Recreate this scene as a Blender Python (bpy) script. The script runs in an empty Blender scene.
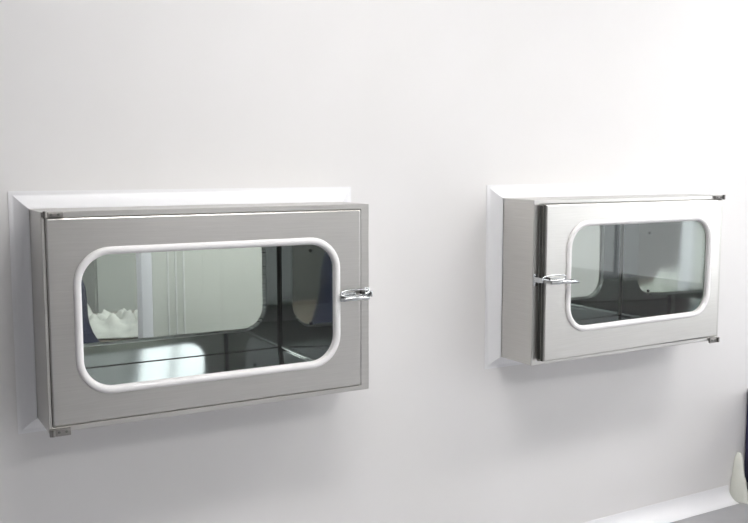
import bpy, bmesh, math, random
from mathutils import Vector, Matrix
random.seed(4)
SC = bpy.context.scene
COL = SC.collection
PI = math.pi
CAM_H = 1.32            # camera height above the floor; all z below are given relative to the camera
def Z(z): return z + CAM_H

# ------------------------------------------------------------------ materials
def new_mat(name):
    m = bpy.data.materials.new(name); m.use_nodes = True
    return m, m.node_tree, m.node_tree.nodes['Principled BSDF']
def setin(b, **k):
    for n, v in k.items():
        b.inputs[n.replace('_', ' ')].default_value = v
def noise(nt, scale, detail=4, stretch=(1, 1, 1), rough=.5):
    tc = nt.nodes.new('ShaderNodeTexCoord'); mp = nt.nodes.new('ShaderNodeMapping')
    mp.inputs['Scale'].default_value = stretch
    nz = nt.nodes.new('ShaderNodeTexNoise'); nz.inputs['Scale'].default_value = scale
    nz.inputs['Detail'].default_value = detail; nz.inputs['Roughness'].default_value = rough
    nt.links.new(tc.outputs['Object'], mp.inputs['Vector']); nt.links.new(mp.outputs['Vector'], nz.inputs['Vector'])
    return nz
def ramp(nt, src, a, b, p0=.3, p1=.7):
    r = nt.nodes.new('ShaderNodeValToRGB')
    r.color_ramp.elements[0].position = p0; r.color_ramp.elements[1].position = p1
    r.color_ramp.elements[0].color = (*a, 1); r.color_ramp.elements[1].color = (*b, 1)
    nt.links.new(src, r.inputs['Fac']); return r
def mottled(name, a, b, scale, rough, metallic=0, stretch=(1, 1, 1), bump=0, ra=None, rb=None, spec=.5):
    m, nt, bs = new_mat(name)
    nz = noise(nt, scale, 5, stretch)
    r = ramp(nt, nz.outputs['Fac'], a, b)
    nt.links.new(r.outputs['Color'], bs.inputs['Base Color'])
    setin(bs, Roughness=rough, Metallic=metallic); bs.inputs['Specular IOR Level'].default_value = spec
    if ra is not None:
        q = ramp(nt, nz.outputs['Fac'], (ra,)*3, (rb,)*3)
        nt.links.new(q.outputs['Color'], bs.inputs['Roughness'])
    if bump:
        bp = nt.nodes.new('ShaderNodeBump'); bp.inputs['Strength'].default_value = bump; bp.inputs['Distance'].default_value = .002
        nt.links.new(nz.outputs['Fac'], bp.inputs['Height']); nt.links.new(bp.outputs['Normal'], bs.inputs['Normal'])
    return m
M = {}
M['wall'] = mottled('wall_paint', (.80, .79, .785), (.82, .81, .81), 3, .42, spec=.35)
M['farwall'] = mottled('far_room_paint', (.72, .73, .72), (.76, .77, .76), 2, .5)
M['greywall'] = mottled('side_wall_dimming_grey', (.40, .40, .42), (.43, .43, .45), 2, .5)  # unseen left wall, greyed to cut the light on the left trims
M['ceil'] = mottled('ceiling_paint', (.80, .80, .79), (.83, .83, .82), 2, .6)
M['floor'] = mottled('vinyl_floor', (.36, .36, .375), (.42, .42, .435), 6, .35)
M['pvc'] = mottled('white_pvc', (.86, .86, .88), (.89, .89, .91), 4, .35)
M['cap'] = mottled('cream_pvc', (.76, .77, .70), (.82, .83, .77), 8, .5)
M['steel'] = mottled('brushed_steel', (.60, .59, .565), (.65, .64, .615), 9, .3, 1, (1, 1, 30), .03, .30, .38)
M['steel_edge'] = mottled('folded_steel_edge', (.66, .65, .64), (.72, .71, .70), 9, .3, 1, (1, 1, 30), .02, .25, .33)
M['liner'] = mottled('chamber_steel', (.66, .69, .685), (.72, .75, .745), 3, .1, 1, (1, 1, 1), 0, .035, .07)
M['hinge'] = mottled('dull_hinge_steel', (.27, .26, .25), (.34, .33, .31), 9, .35, 1)
M['chrome'] = mottled('chrome', (.58, .60, .61), (.66, .68, .69), 5, .16, 1)
M['rubber_w'] = mottled('white_rubber', (.86, .85, .85), (.90, .89, .89), 12, .45)
M['rubber_b'] = mottled('dark_rubber', (.055, .055, .05), (.075, .075, .065), 20, .6)
M['black'] = mottled('black_plastic', (.02, .02, .022), (.03, .03, .032), 20, .4)
M['navy'] = mottled('navy_laminate', (.022, .022, .07), (.03, .03, .09), 12, .4)
M['navycloth'] = mottled('navy_cloth', (.012, .015, .04), (.02, .024, .055), 40, .9)
M['cloth'] = mottled('white_sheet', (.42, .43, .41), (.60, .61, .58), 14, .7)
M['brown'] = mottled('brown_worktop', (.13, .11, .09), (.18, .15, .12), 10, .5)
M['grey'] = mottled('grey_panel', (.38, .40, .37), (.43, .45, .42), 5, .5)
M['paledoor'] = mottled('pale_green_panel', (.66, .68, .64), (.70, .72, .68), 4, .45)
M['lilac'] = mottled('lilac_white_frame', (.78, .78, .84), (.82, .82, .88), 6, .4)
M['darkgrey'] = mottled('dark_grey', (.13, .13, .125), (.16, .16, .15), 6, .5)  # dark tone of the added reflection panels and of the rivets
def emis(name, col, s):
    m, nt, bs = new_mat(name); setin(bs, Roughness=.5)
    nz = noise(nt, 3); r = ramp(nt, nz.outputs['Fac'], tuple(c*.97 for c in col), col)
    nt.links.new(r.outputs['Color'], bs.inputs['Emission Color']); bs.inputs['Emission Strength'].default_value = s
    return m
M['lamp'] = emis('lit_diffuser', (1, .985, .965), 7.0)
M['lamp_near'] = emis('lit_diffuser_near', (1, .985, .965), 18.5)
M['window'] = emis('added_fill_glow', (.94, .97, 1), 1.75)  # glow of the added, unseen fill pane on the right wall
M['highlight_glow'] = emis('added_highlight_glow', (.97, .96, 1), 1.9)  # glow of the unseen pane added for highlights in the chamber
M['lamp2'] = emis('far_lit_diffuser', (1, 1, .97), 14.0)
def glass():
    m = bpy.data.materials.new('clear_pane'); m.use_nodes = True; nt = m.node_tree; nt.nodes.clear()
    o = nt.nodes.new('ShaderNodeOutputMaterial'); t = nt.nodes.new('ShaderNodeBsdfTransparent'); g = nt.nodes.new('ShaderNodeBsdfGlossy')
    t.inputs['Color'].default_value = (.95, .968, .96, 1); g.inputs['Roughness'].default_value = .02
    f = nt.nodes.new('ShaderNodeFresnel')
    ge = nt.nodes.new('ShaderNodeNewGeometry'); mr = nt.nodes.new('ShaderNodeMapRange')      # same index seen from either side of the thin pane
    mr.inputs['To Min'].default_value = 1.45; mr.inputs['To Max'].default_value = 1/1.45
    nt.links.new(ge.outputs['Backfacing'], mr.inputs['Value']); nt.links.new(mr.outputs['Result'], f.inputs['IOR']); mx = nt.nodes.new('ShaderNodeMixShader')
    nt.links.new(f.outputs[0], mx.inputs[0]); nt.links.new(t.outputs[0], mx.inputs[1]); nt.links.new(g.outputs[0], mx.inputs[2])
    nt.links.new(mx.outputs[0], o.inputs['Surface']); return m
M['glass'] = glass()

# ------------------------------------------------------------------ helpers
def link(name, bm, mat, parent=None, smooth=40, loc=None):
    bmesh.ops.recalc_face_normals(bm, faces=bm.faces)
    me = bpy.data.meshes.new(name); bm.to_mesh(me); bm.free()
    for p in me.polygons: p.use_smooth = True
    try: me.set_sharp_from_angle(angle=math.radians(smooth))
    except Exception: pass
    me.materials.append(mat)
    o = bpy.data.objects.new(name, me); COL.objects.link(o)
    if loc: o.location = loc
    if parent: o.parent = parent
    return o
def tag(o, label=None, cat=None, group=None, kind=None):
    for k, v in (('label', label), ('category', cat), ('group', group), ('kind', kind)):
        if v: o[k] = v
    return o
def empty(name, loc, label, cat, group=None):
    o = bpy.data.objects.new(name, None); o.empty_display_size = .05; COL.objects.link(o); o.location = loc
    return tag(o, label, cat, group)
def rrect(x0, x1, z0, z1, r, y, n=8):
    pts = []
    for cx, cz, a in ((x1-r, z1-r, 0), (x0+r, z1-r, 90), (x0+r, z0+r, 180), (x1-r, z0+r, 270)):
        for i in range(n+1):
            t = math.radians(a+90*i/n); pts.append(Vector((cx+r*math.cos(t), y, cz+r*math.sin(t))))
    return pts
def bridge(bm, loops, closed=False, cap0=False, cap1=False):
    vs = [[bm.verts.new(p) for p in L] for L in loops]
    n = len(vs[0]); pairs = list(zip(vs, vs[1:]))
    if closed: pairs.append((vs[-1], vs[0]))
    for A, B in pairs:
        for i in range(n):
            j = (i+1) % n
            try: bm.faces.new((A[i], A[j], B[j], B[i]))
            except ValueError: pass
    if cap0: bm.faces.new(vs[0])
    if cap1: bm.faces.new(vs[-1])
def box(bm, x0, x1, y0, y1, z0, z1, bev=0, mat=None):
    r = bmesh.ops.create_cube(bm, size=1)
    T = Matrix.Translation(((x0+x1)/2, (y0+y1)/2, (z0+z1)/2)) @ Matrix.Diagonal((x1-x0, y1-y0, z1-z0, 1))
    if mat is not None: T = mat @ T
    bmesh.ops.transform(bm, matrix=T, verts=r['verts'])
    if bev:
        es = list({e for v in r['verts'] for e in v.link_edges})
        bmesh.ops.bevel(bm, geom=es, offset=bev, segments=2, affect='EDGES', profile=.5)
def cyl(bm, p0, p1, r0, r1=None, seg=16):
    r1 = r0 if r1 is None else r1
    p0, p1 = Vector(p0), Vector(p1); d = p1-p0
    q = d.to_track_quat('Z', 'Y').to_matrix().to_4x4()
    bmesh.ops.create_cone(bm, cap_ends=True, segments=seg, radius1=r0, radius2=r1, depth=d.length,
                          matrix=Matrix.Translation((p0+p1)/2) @ q)
def tube(bm, pts, r, seg=10, closed=False):
    pts = [Vector(p) for p in pts]; n = len(pts); rings = []
    up = Vector((.01, 1, .02)).normalized()
    for i, p in enumerate(pts):
        a = pts[(i-1) % n] if (closed or i > 0) else p
        b = pts[(i+1) % n] if (closed or i < n-1) else p
        t = (b-a).normalized(); s = t.cross(up).normalized(); w = s.cross(t)
        rr = r[i] if isinstance(r, (list, tuple)) else r
        rings.append([bm.verts.new(p+s*rr*math.cos(k*2*PI/seg)+w*rr*math.sin(k*2*PI/seg)) for k in range(seg)])
    for A, B in list(zip(rings, rings[1:])) + ([(rings[-1], rings[0])] if closed else []):
        for k in range(seg): bm.faces.new((A[k], A[(k+1) % seg], B[(k+1) % seg], B[k]))
    if not closed: bm.faces.new(rings[0]); bm.faces.new(rings[-1])

# ------------------------------------------------------------------ dimensions
WY, WB = 2.30, 2.40             # front and back face of the partition
BW, BH = .845, .510             # pass box outline
YF, YB = 2.119, 2.665           # box front and back planes
BOXES = ((.353, False), (1.770, True))
ZB = Z(-.6145); ZT = ZB+BH
ZC = Z(1.18)                    # ceiling
X0, X1 = -2.6, 2.952            # partition ends: beyond X1 it turns away
RX = 6.2                        # right end of the room
YR = -3.4                       # wall behind the camera

# ------------------------------------------------------------------ setting
def plane_with_holes():
    """partition as a solid slab with two rectangular openings"""
    bm = bmesh.new()
    xs = [X0]; holes = []
    for bx, _ in BOXES: holes.append((bx+.004, bx+BW-.004))
    z0, z1 = ZB+.004, ZT-.004
    xs = [X0, holes[0][0], holes[0][1], holes[1][0], holes[1][1], RX]
    zs = [0, z0, z1, ZC]
    gv = {}
    def V(i, j, k):
        if (i, j, k) not in gv: gv[(i, j, k)] = bm.verts.new((xs[i], (WY, WB)[k], zs[j]))
        return gv[(i, j, k)]
    solid = lambda i, j: 0 <= i < 5 and 0 <= j < 3 and not (j == 1 and i in (1, 3))
    for i in range(5):
        for j in range(3):
            if not solid(i, j): continue
            for k in (0, 1): bm.faces.new((V(i, j, k), V(i+1, j, k), V(i+1, j+1, k), V(i, j+1, k)))
            if not solid(i-1, j): bm.faces.new((V(i, j, 0), V(i, j, 1), V(i, j+1, 1), V(i, j+1, 0)))
            if not solid(i+1, j): bm.faces.new((V(i+1, j, 0), V(i+1, j, 1), V(i+1, j+1, 1), V(i+1, j+1, 0)))
            if not solid(i, j-1): bm.faces.new((V(i, j, 0), V(i, j, 1), V(i+1, j, 1), V(i+1, j, 0)))
            if not solid(i, j+1): bm.faces.new((V(i, j+1, 0), V(i, j+1, 1), V(i+1, j+1, 1), V(i+1, j+1, 0)))
    return bm
tag(link('wall_front', plane_with_holes(), M['wall'], smooth=20), kind='structure')
def slab(name, a, mat):
    bm = bmesh.new(); box(bm, *a); return tag(link(name, bm, mat), kind='structure')
FY = 5.2
slab('floor', (X0-.1, RX+.1, YR-.1, FY+.1, -.1, 0), M['floor'])
slab('ceiling', (X0-.1, RX+.1, YR-.1, FY+.1, ZC, ZC+.1), M['ceil'])
slab('wall_left', (X0-.1, X0, YR, FY, 0, ZC), M['greywall'])
slab('wall_right', (RX, RX+.1, YR, FY, 0, ZC), M['wall'])
slab('wall_back', (X0, RX, YR-.1, YR, 0, ZC), M['wall'])
slab('wall_far', (X0, RX, FY, FY+.1, 0, ZC), M['farwall'])

def reflect_panel(name, x0, x1, y, h, mat):  # dark panel with a handle, added only to be reflected
    bm = bmesh.new(); box(bm, x0, x1, y, y+.05, 0.01, h, .004)
    d = tag(link(name, bm, mat), kind='structure')
    bm = bmesh.new(); cyl(bm, (x1-.09, y+.04, 1.0), (x1-.09, y+.10, 1.0), .012); cyl(bm, (x1-.09, y+.10, 1.0), (x1-.22, y+.10, 1.0), .011)
    link('panel_handle', bm, M['chrome'], d)
    return d
slab_w = bmesh.new(); box(slab_w, RX-.03, RX-.0005, -3.0, 1.6, .35, 2.3); wn = tag(link('fill_pane', slab_w, M['window']), kind='structure')  # invented light source: unseen pane giving key light and steel reflections
for a in ((-3.05, 1.65, .30, .35), (-3.05, 1.65, 2.3, 2.35), (-3.05, -3.0, .35, 2.3), (1.6, 1.65, .35, 2.3), (-1.5, -1.46, .35, 2.3), (.05, .09, .35, 2.3)):
    bm = bmesh.new(); box(bm, RX-.06, RX-.0305 if a[0] in (-1.5, .05) else RX-.0005, *a, .003); link('pane_frame', bm, M['pvc'], wn)
slab_w = bmesh.new(); box(slab_w, 2.35, 3.15, YR+.0005, YR+.03, 1.1, 2.35); wn = tag(link('highlight_pane', slab_w, M['highlight_glow']), kind='structure')  # unseen bright pane, added where the chamber highlights reflect from
for x in (2.30, 2.62, 3.15):
    bm = bmesh.new(); box(bm, x, x+.05, YR+(.0305 if x == 2.62 else .0005), YR+.06, 1.1, 2.35, .003); link('pane_frame', bm, M['pvc'], wn)
for z in (1.05, 2.35):
    bm = bmesh.new(); box(bm, 2.30, 3.20, YR+.0005, YR+.06, z, z+.05, .003); link('pane_frame', bm, M['pvc'], wn)
reflect_panel('reflect_panel_2', 3.25, 3.9, YR, 2.4, M['darkgrey'])  # unseen dark panel added for a dark band in the chamber reflection
bm = bmesh.new(); box(bm, -1.6, .35, FY-.05, FY-.0005, .01, 2.2, .004); d3 = tag(link('reflect_panel_3', bm, M['darkgrey']), kind='structure')  # unseen dark panel added to darken reflections on the chamber side walls
bm = bmesh.new(); cyl(bm, (.22, FY-.05, 1.0), (.22, FY-.11, 1.0), .012); cyl(bm, (.22, FY-.11, 1.0), (.08, FY-.11, 1.0), .011); link('panel_handle', bm, M['chrome'], d3)
reflect_panel('reflect_panel_1', .5, 1.4, YR, 2.1, M['darkgrey'])  # unseen dark panel added to darken the reflection in the left door's steel

# floor coving along the partition
def coving(name, x0, x1, ysurf, sign):
    bm = bmesh.new(); R = .055; prof = [(0, R+.003), (.002, R+.003), (.002, R)]
    for i in range(9):
        a = PI/2*i/8; prof.append((.002+R-R*math.cos(a), .0015+R-R*math.sin(a)))
    prof += [(0, 0)]
    back = [(R+.02, -.004), (-.001, -.004), (-.001, R+.006)]
    P = [(ysurf-sign*(.0005+p), z+.0005) for p, z in prof]
    A = [bm.verts.new((x0, y, z)) for y, z in P]; B = [bm.verts.new((x1, y, z)) for y, z in P]
    n = len(P)
    for i in range(n):
        j = (i+1) % n; bm.faces.new((A[i], A[j], B[j], B[i]))
    bm.faces.new(A); bm.faces.new(B)
    return tag(link(name, bm, M['pvc']), kind='structure')
coving('baseboard_front', X0, 2.935, WY, 1)

# white coved trim framing each opening
def cove_frame(name, bx):
    bm = bmesh.new(); t, td, off = .039, .030, .0006
    prof = [(t+.003, -.001), (t+.003, .002)]
    for i in range(11):
        a = PI/2*i/10
        k = i/10; prof.append((t-t*(.4*math.sin(a)+.6*k), .002+td*(.4*(1-math.cos(a))+.6*k)))
    prof += [(.0, .002+td+.002), (off, -.001)]
    loops = []
    for a, b in prof:
        a = max(a, off)
        loops.append([Vector((x, WY-b, z)) for x, z in ((bx-a, ZB-a), (bx+BW+a, ZB-a), (bx+BW+a, ZT+a), (bx-a, ZT+a))])
    bridge(bm, loops, closed=True)
    return tag(link(name, bm, M['pvc'], smooth=35), kind='structure')
for i, (bx, f) in enumerate(BOXES): cove_frame('trim_%d' % (i+1), bx)

# ------------------------------------------------------------------ pass boxes
FX, FH, FZ = .025, .008, .013                     # visible flange round the door
INX, INZ = .030, .024                   # chamber inset from the outside
HM, LM, BM, TM = .064, .096, .080, .083 # gasket outer edge to box edge: hinge, latch, bottom, top
GR = .088                               # gasket corner radius
DT = .018                               # door thickness
def pass_box(bx, mirror, open_deg, label, YB, marg):
    HM, LM, BM, TM = marg
    """built with the hinge on the left, x measured from the left side; mirrored when the hinge is on the right"""
    root = empty('pass_box', (bx, YF, ZB), label, 'pass box', None)
    def mx(x): return BW-x if mirror else x
    def rr(x0, x1, z0, z1, r, y, n=8):
        a, b = mx(x0), mx(x1); return rrect(min(a, b), max(a, b), z0, z1, r, y, n)
    D = YB-YF
    # body: outer jacket with a folded flange at the front and the back
    bm = bmesh.new()
    L = [rrect(.0014, BW-.0014, .0014, BH-.0014, .002, 0), rrect(0, BW, 0, BH, .002, .0014),
         rrect(0, BW, 0, BH, .002, D-.003), rrect(.003, BW-.003, .003, BH-.003, .002, D),
         rr(FH, BW-FX, FZ, BH-FZ, .003, D), rr(FH, BW-FX, FZ, BH-FZ, .003, D-.02),
         rrect(INX, BW-INX, INZ, BH-INZ, .003, D-.02), rrect(INX, BW-INX, INZ, BH-INZ, .003, .021),
         rr(FH, BW-FX, FZ, BH-FZ, .003, .021), rr(FH, BW-FX, FZ, BH-FZ, .003, 0.001), rr(FH-.001, BW-FX+.001, FZ-.001, BH-FZ+.001, .003, 0)]
    bridge(bm, L, closed=True); link('body', bm, M['steel'], root, 22)
    # chamber liner with small coved edges
    bm = bmesh.new(); r = .012; e = .0015
    L = [rrect(INX+.0003, BW-INX-.0003, INZ+.0003, BH-INZ-.0003, r, .026), rrect(INX+e, BW-INX-e, INZ+e, BH-INZ-e, r, .026),
         rrect(INX+e, BW-INX-e, INZ+e, BH-INZ-e, r, D-.024), rrect(INX+.0003, BW-INX-.0003, INZ+.0003, BH-INZ-.0003, r, D-.024)]
    bridge(bm, L, closed=True); link('chamber', bm, M['liner'], root, 50)
    # small button screws inside the chamber
    for sx, sy, sz in ((BW-INX-e, .30, .14), (BW-INX-e, .30, .36)):
        bm = bmesh.new(); cyl(bm, (sx, sy, sz), (sx-.004, sy, sz), .006, .004, 12); link('screw', bm, M['black'], root)
    # front and back doors
    def door(back):
        bm = bmesh.new(); g = .0013; w = .012
        # local coordinates from the hinge edge: hx = hinge x, y = 0 on the box front plane
        s = -1 if mirror else 1
        hx = mx(FH)
        def rl(x0, x1, z0, z1, r, y, n=8):
            a, b = mx(x0)-hx, mx(x1)-hx; return rrect(min(a, b), max(a, b), z0, z1, r, y, n)
        ox0, ox1, oz0, oz1 = FH+g, BW-FX-g, FZ+g, BH-FZ-g
        wx0, wx1, wz0, wz1 = HM+w, BW-LM-w, BM+w, BH-TM-w
        if back: wx0, wx1 = (BW-(BW-LM-w)), BW-HM-w
        yf, yb = -.003, DT-.004
        L = [rl(ox0, ox1, oz0, oz1, .003, yb), rl(ox0, ox1, oz0, oz1, .003, yf+.004), rl(ox0+.0015, ox1-.0015, oz0+.0015, oz1-.0015, .003, yf+.0012), rl(ox0+.004, ox1-.004, oz0+.004, oz1-.004, .003, yf),
             rl(wx0, wx1, wz0, wz1, GR-w, yf), rl(wx0, wx1, wz0, wz1, GR-w, yb)]
        bridge(bm, L, closed=True)
        d = link('door', bm, M['steel'] if not back else M['liner'], None, 14)
        # white rubber gasket round the window (rounded channel gripping the cut edge)
        bm = bmesh.new(); L = []
        for k in range(9):
            a = PI*k/8; off = w/2-.001-(w/2+.003)*math.cos(a)
            # off: distance outward (positive) of the window cut
            o = off-.003
            L.append(rl(wx0-o, wx1+o, wz0-o, wz1+o, GR-w+o, yf-.0005-.0075*math.sin(a), 14))
        ins = -(.008)
        bridge(bm, L); 
        L2 = [L[0], rl(wx0-ins, wx1+ins, wz0-ins, wz1+ins, GR-w+ins, yf+.006, 14)]
        bridge(bm, [L[0] if (L[0][0]-L[-1][0]).length and L[0][0].z < L[-1][0].z else L[-1], L2[1]])
        gk = link('window_gasket', bm, M['rubber_w'], d, 60)
        if back: gk.data.materials[0] = M['steel_edge']
        # pane
        bm = bmesh.new(); c = .0015
        bridge(bm, [rl(wx0+c, wx1-c, wz0+c, wz1-c, GR-w-c, yf+.006), rl(wx0+c, wx1-c, wz0+c, wz1-c, GR-w-c, yf+.010)], cap0=True, cap1=True)
        link('glass_pane', bm, M['glass'], d, 30)
        # inner return pan and dark seal behind the door
        bm = bmesh.new(); q = .003
        bridge(bm, [rl(ox0+q, ox1-q, oz0+q, oz1-q, .003, yb+.0002), rl(ox0+q, ox1-q, oz0+q, oz1-q, .003, yb+.0042),
                    rl(ox0+.012, ox1-.012, oz0+.012, oz1-.012, .003, yb+.0042), rl(ox0+.012, ox1-.012, oz0+.012, oz1-.012, .003, yb+.0002)], closed=True)
        link('door_seal', bm, M['rubber_b'], d, 30)
        if open_deg and not back:
            bm = bmesh.new(); a, b = sorted((mx(ox1-.014)-hx, mx(ox1-.001)-hx)); box(bm, a, b, yb+.0044, yb+.0145, oz0+.004, oz1-.004, .002)
            link('gap_shade_strip', bm, M['rubber_b'], d, 30)  # dark strip standing for the shaded gap behind the ajar door
            bm = bmesh.new(); a, b = sorted((mx(ox1+.0001)-hx, mx(ox1+.0016)-hx)); box(bm, a, b, yf+.0045, yb-.0028, oz0+.001, oz1-.001, .0005)
            link('edge_shade_strip', bm, M['rubber_b'], d, 30)  # dark strip laid on the steel latch edge in place of its dark reflection
        if back:
            d.matrix_basis = Matrix.Translation((hx, D, 0)) @ Matrix.Scale(-1, 4, (0, 1, 0))
        else:
            d.location = (hx, 0, 0)
            d.rotation_euler = (0, 0, math.radians(open_deg)*(1 if mirror else -1))
        d.parent = root
        return d
    fd = door(False); door(True)
    # corner pivot hinges (top and bottom of the hinge side)
    for zz, sgn in ((BH-.0065, 1), (.002, -1)):
        bm = bmesh.new()
        x0, x1 = sorted((mx(.001), mx(.048)))
        box(bm, x0, x1, -.0075, -.0003, zz-(.0055 if sgn > 0 else .0095), zz+(.0055 if sgn > 0 else .0085), .0015)
        kx = mx(.008)
        cyl(bm, (kx, -.009, zz-.008), (kx, -.009, zz+.008), .0045, seg=14)
        h = link('hinge', bm, M['hinge'], root, 40)
        for sx in (.022, .038):
            bm = bmesh.new(); cyl(bm, (mx(sx), -.0076, zz), (mx(sx), -.0098, zz), .0032, .0022, 12); link('rivet', bm, M['darkgrey'], h)
    # toggle latch: keeper plate on the flange, base plate, levers and wire loop on the door
    zl = .262
    X = lambda x: mx(BW-x)            # measured from the latch side
    yo = -.012 if not mirror else -.030
    bm = bmesh.new()
    xs = sorted((X(.045), X(.088))); box(bm, xs[0], xs[1], yo+.006, yo+.0095, zl-.012, zl+.012, .001)
    # side cheeks of the base
    for dz in (-.009, .009):
        box(bm, xs[0]+.004, xs[1]-.006, yo-.006, yo+.008, zl+dz-.001, zl+dz+.001, .0004)
    base = link('latch', bm, M['chrome'], root, 40)
    # lever: curved bar
    bm = bmesh.new(); pts = []; lev = (.100, .012) if not mirror else (.150, .040)
    for i in range(11):
        t = i/10; x = lev[0]+(lev[1]-lev[0])*t
        pts.append((X(x), yo-.010-.010*math.sin(PI*t), zl-.006+.004*math.sin(PI*t)+(.002*t)))
    tube(bm, pts, [.0035+.0035*math.sin(PI*(i/10)**.8) for i in range(11)], 12)
    link('latch_lever', bm, M['chrome'], base, 60)
    # wire loop hooked over the keeper
    bm = bmesh.new(); pts = []
    a0, a1 = (.098, .010) if not mirror else (.100, .006)
    n = 28
    for i in range(n):
        t = 2*PI*i/n; x = (a0+a1)/2+(a0-a1)/2*math.cos(t)
        k = 1-(x-a1)/(a0-a1)
        pts.append((X(x), yo-.008-.002*k, zl+.011+.002*k+(.010-.003*k)*math.sin(t)))
    tube(bm, pts, .0026, 8, closed=True)
    link('latch_loop', bm, M['chrome'], base, 60)
    bm = bmesh.new(); cyl(bm, (X(.030), yo-.012, zl+.010), (X(.030), yo+.004, zl+.010), .0045, seg=14)
    link('latch_pin', bm, M['black'], base, 40)
    bm = bmesh.new(); cyl(bm, (X(.085), yo-.010, zl), (X(.085), yo+.004, zl), .004, seg=14)
    link('latch_pin', bm, M['black'], base, 40)
    # keeper: small bent hook plate on the flange
    bm = bmesh.new()
    xs = sorted((X(.001), X(.017))); box(bm, xs[0], xs[1], -.004, -.0003, zl-.014, zl+.022, .0012)
    xs = sorted((X(.002), X(.007))); box(bm, xs[0], xs[1], yo-.012, -.003, zl-.002, zl+.014, .0015)
    kp = link('latch_keeper', bm, M['chrome'], root, 40)
    for dz in (-.009, .0135):
        bm = bmesh.new(); cyl(bm, (X(.010), -.0035, zl+dz), (X(.010), -.0062, zl+dz), .003, .002, 10); link('screw', bm, M['black'], kp)
    # handle of the far door, seen through the glass
    bm = bmesh.new(); bxx = mx(.072) if mirror else mx(BW-.06)
    box(bm, (mx(.105) if mirror else .05)-.010, (mx(.105) if mirror else .05)+.010, D+.003, D+.020, .17, .20, .003)
    link('rear_latch', bm, M['black'], root, 40)
    return root
pass_box(BOXES[0][0], False, 0.0, 'nearer stainless steel pass box on the white wall, door shut, latch on its right', YB, (.064, .090, .076, .083))
pass_box(BOXES[1][0], True, 1.75, 'farther stainless steel pass box on the white wall, door ajar, latch on its left', YB-.09, (.058, .110, .092, .065))

# ------------------------------------------------------------------ right edge of the view
cab = empty('floor_cabinet', (3.02, 1.70, 0), 'dark navy low cabinet cut off by the right edge, against the white wall', 'cabinet')
bm = bmesh.new(); box(bm, 0, .6, 0, .595, .06, .44, .004); link('body', bm, M['navy'], cab)
bm = bmesh.new(); box(bm, .02, .58, .02, .59, 0, .06); link('plinth', bm, M['black'], cab)
bm = bmesh.new(); box(bm, .003, .597, -.019, -.001, .065, .435, .003); dr = link('door', bm, M['navy'], cab)
bm = bmesh.new(); tube(bm, [(.06, -.019, .27), (.06, -.045, .27), (.06, -.045, .39), (.06, -.019, .39)], .005); link('handle', bm, M['chrome'], dr)
# cream end cap of the coving
bm = bmesh.new()
rings = [(0, .048, .062), (.03, .046, .058), (.07, .040, .046), (.085, .040, .045), (.10, .033, .036), (.14, .028, .03), (.17, .020, .022), (.185, .008, .012)]
L = []
for z, hw, dp in rings:
    L.append([Vector((2.985-hw*(1+math.cos(PI*k/12)) * .47, 2.297-dp*math.sin(PI*k/12)*1.2-.001*(k % 2), z+.001)) for k in range(13)] )
vs = [[bm.verts.new(p) for p in r] for r in L]
for A, B in zip(vs, vs[1:]):
    for i in range(13): bm.faces.new((A[i], A[(i+1) % 13], B[(i+1) % 13], B[i]))
bm.faces.new(vs[0]); bm.faces.new(vs[-1])
tag(link('corner_cap', bm, M['cap'], smooth=50), 'cream rounded cap standing where the floor coving ends beside the navy cabinet', 'corner cap')

# ------------------------------------------------------------------ the room behind, seen through the chambers
# open door-like panel close behind the partition
scr = empty('partition_screen', (.868, 3.25, 0), 'pale grey green screen panel with white post seen through the left glass', 'screen')
bm = bmesh.new(); box(bm, .055, .52, 0, .04, .05, 1.95, .003)
link('panel', bm, M['paledoor'], scr)
for x in (.11, .14, .17):
    bm = bmesh.new(); box(bm, x, x+.006, -.007, -.0005, .06, 1.94, .001); link('batten', bm, M['farwall'], scr)
bm = bmesh.new(); box(bm, .010, .050, -.02, .05, 0, 2.0, .004); link('post', bm, M['lilac'], scr)
bm = bmesh.new(); box(bm, .52, .55, -.02, .05, 0, 2.0, .004); link('post', bm, M['lilac'], scr)
# worktop with crumpled sheet and a navy bag
tb = empty('worktable', (.30, 3.5, 0), 'brown topped table behind the left pass box, under the crumpled sheet', 'table')
bm = bmesh.new(); box(bm, 0, .84, 0, .7, .60, .64, .003); link('tabletop', bm, M['brown'], tb)
for lx in (.03, .77):
    for ly in (.03, .63):
        bm = bmesh.new(); box(bm, lx, lx+.04, ly, ly+.04, 0, .599, .003); link('leg', bm, M['grey'], tb)
def sheet():
    bm = bmesh.new(); nx, ny = 40, 24; g = []
    rnd = random.Random(7); ph = [(rnd.uniform(-24, 24), rnd.uniform(-24, 24), rnd.uniform(0, 6)) for _ in range(7)]
    for k in range(2):
        rows = []
        for i in range(nx+1):
            row = []
            for j in range(ny+1):
                u, v = i/nx, j/ny
                h = 1.15-sum(abs(math.sin(a*u+b*v+c)) for a, b, c in ph)/7
                e = min(1, 6*u, 6*(1-u), 6*v, 6*(1-v))
                z = .003+.13*e*h**1.6*(1-k*.06) + (.004 if k == 0 else 0)
                row.append(bm.verts.new((u*.50+.02*math.sin(9*v), v*.34+.02*math.sin(8*u), z)))
            rows.append(row)
        g.append(rows)
        for i in range(nx):
            for j in range(ny): bm.faces.new((rows[i][j], rows[i+1][j], rows[i+1][j+1], rows[i][j+1]))
    bd = [(i, 0) for i in range(nx)]+[(nx, j) for j in range(ny)]+[(i, ny) for i in range(nx, 0, -1)]+[(0, j) for j in range(ny, 0, -1)]
    for p, q in zip(bd, bd[1:]+bd[:1]):
        bm.faces.new((g[0][p[0]][p[1]], g[0][q[0]][q[1]], g[1][q[0]][q[1]], g[1][p[0]][p[1]]))
    return bm
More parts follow.
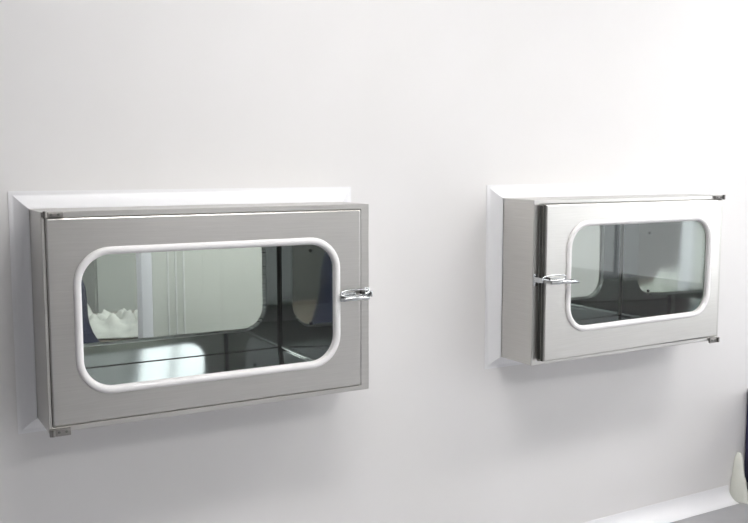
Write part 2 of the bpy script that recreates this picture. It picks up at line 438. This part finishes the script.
sh = tag(link('crumpled_sheet', sheet(), M['cloth'], smooth=180, loc=(.62, 3.52, .641)), 'crumpled white sheet lying on the table behind the left glass', 'sheet')
# navy cloth bag: tapered soft sack
bm = bmesh.new(); L = []
for i in range(13):
    t = i/12; w = .17*(1-.62*t)+.012*math.sin(9*t); d = .09*(1-.5*t)
    L.append([Vector((w*math.cos(a)*(1+.03*math.sin(5*a+i)), d*math.sin(a), .40*t)) for a in [2*PI*k/20 for k in range(20)]])
bridge(bm, L, cap0=True, cap1=True)
bag = link('cloth_bag', bm, M['navycloth'], smooth=60, loc=(.60, 3.30, 0.55)); tag(bag, 'dark navy cloth sack standing at the left edge of the left glass', 'bag')
st = empty('stool', (.60, 3.30, 0), 'small grey stool hidden under the navy sack behind the left glass', 'stool')
bm = bmesh.new(); cyl(bm, (0, 0, .52), (0, 0, .549), .16, seg=32); link('seat', bm, M['grey'], st)
for a in (45, 135, 225, 315):
    c, s = math.cos(math.radians(a)), math.sin(math.radians(a))
    bm = bmesh.new(); cyl(bm, (.13*c, .13*s, 0), (.10*c, .10*s, .52), .012); link('leg', bm, M['chrome'], st)
# grey locker against the far wall
lk = empty('locker', (1.05, 4.75, 0), 'grey steel locker standing behind the table, seen through the left glass', 'locker')
bm = bmesh.new(); box(bm, 0, 1.3, .02, .42, 0, 1.9, .004); link('body', bm, M['grey'], lk)
for i in range(3):
    bm = bmesh.new(); box(bm, .01+i*.43, .43+i*.43, -.002, .0185, .05, 1.87, .003); d = link('door', bm, M['grey'], lk)
    bm = bmesh.new(); box(bm, .38+i*.43, .395+i*.43, -.02, -.0025, .9, 1.02, .002); link('handle', bm, M['chrome'], d)

# ------------------------------------------------------------------ ceiling lights
def luminaire(x, y, w, d, mat, label, group):
    r = empty('ceiling_light', (x, y, ZC), label, 'ceiling light', group)
    bm = bmesh.new()
    a = lambda s, z: [Vector((px, py, z)) for px, py in ((-w/2-s, -d/2-s), (w/2+s, -d/2-s), (w/2+s, d/2+s), (-w/2-s, d/2+s))]
    bridge(bm, [a(.03, -.001), a(.03, -.028), a(0, -.028), a(0, -.001)], closed=True); link('frame', bm, M['pvc'], r)
    bm = bmesh.new(); box(bm, -w/2+.001, w/2-.001, -d/2+.001, d/2-.001, -.022, -.004); link('diffuser', bm, mat, r)
for x in (1.1, 3.1, 5.0): luminaire(x, -.7, 1.2, .6, M['lamp'], 'flat white ceiling light panel above the front room, second row', 'ceiling lights of the front room')
for x in (1.1, 3.1, 5.0): luminaire(x, 1.2, 1.2, .3, M['lamp_near'], 'flat white ceiling light panel above the front room, row near the wall', 'ceiling lights of the front room')
for x in (.4, 2.2, 4.2): luminaire(x, 3.0, 1.2, .6, M['lamp2'], 'flat white ceiling light panel above the room behind', 'ceiling lights of the room behind')

w = bpy.data.worlds.new('world'); SC.world = w; w.use_nodes = True
w.node_tree.nodes['Background'].inputs['Color'].default_value = (.9, .95, 1, 1); w.node_tree.nodes['Background'].inputs['Strength'].default_value = .3

# ------------------------------------------------------------------ camera
cd = bpy.data.cameras.new('camera'); cam = bpy.data.objects.new('camera', cd); COL.objects.link(cam)
cd.sensor_fit = 'HORIZONTAL'; cd.sensor_width = 36; cd.lens = 36*900.13/748; cd.clip_start = .02
yaw, pitch = math.radians(29.802), math.radians(6.122)
cam.location = (0, 0, CAM_H); cam.rotation_euler = (PI/2-pitch, 0, -yaw)
SC.camera = cam
SC.view_settings.view_transform = 'Standard'; SC.view_settings.look = 'None'
SC.view_settings.exposure = 0.08; SC.view_settings.gamma = 1; SC.view_settings.use_curve_mapping = False
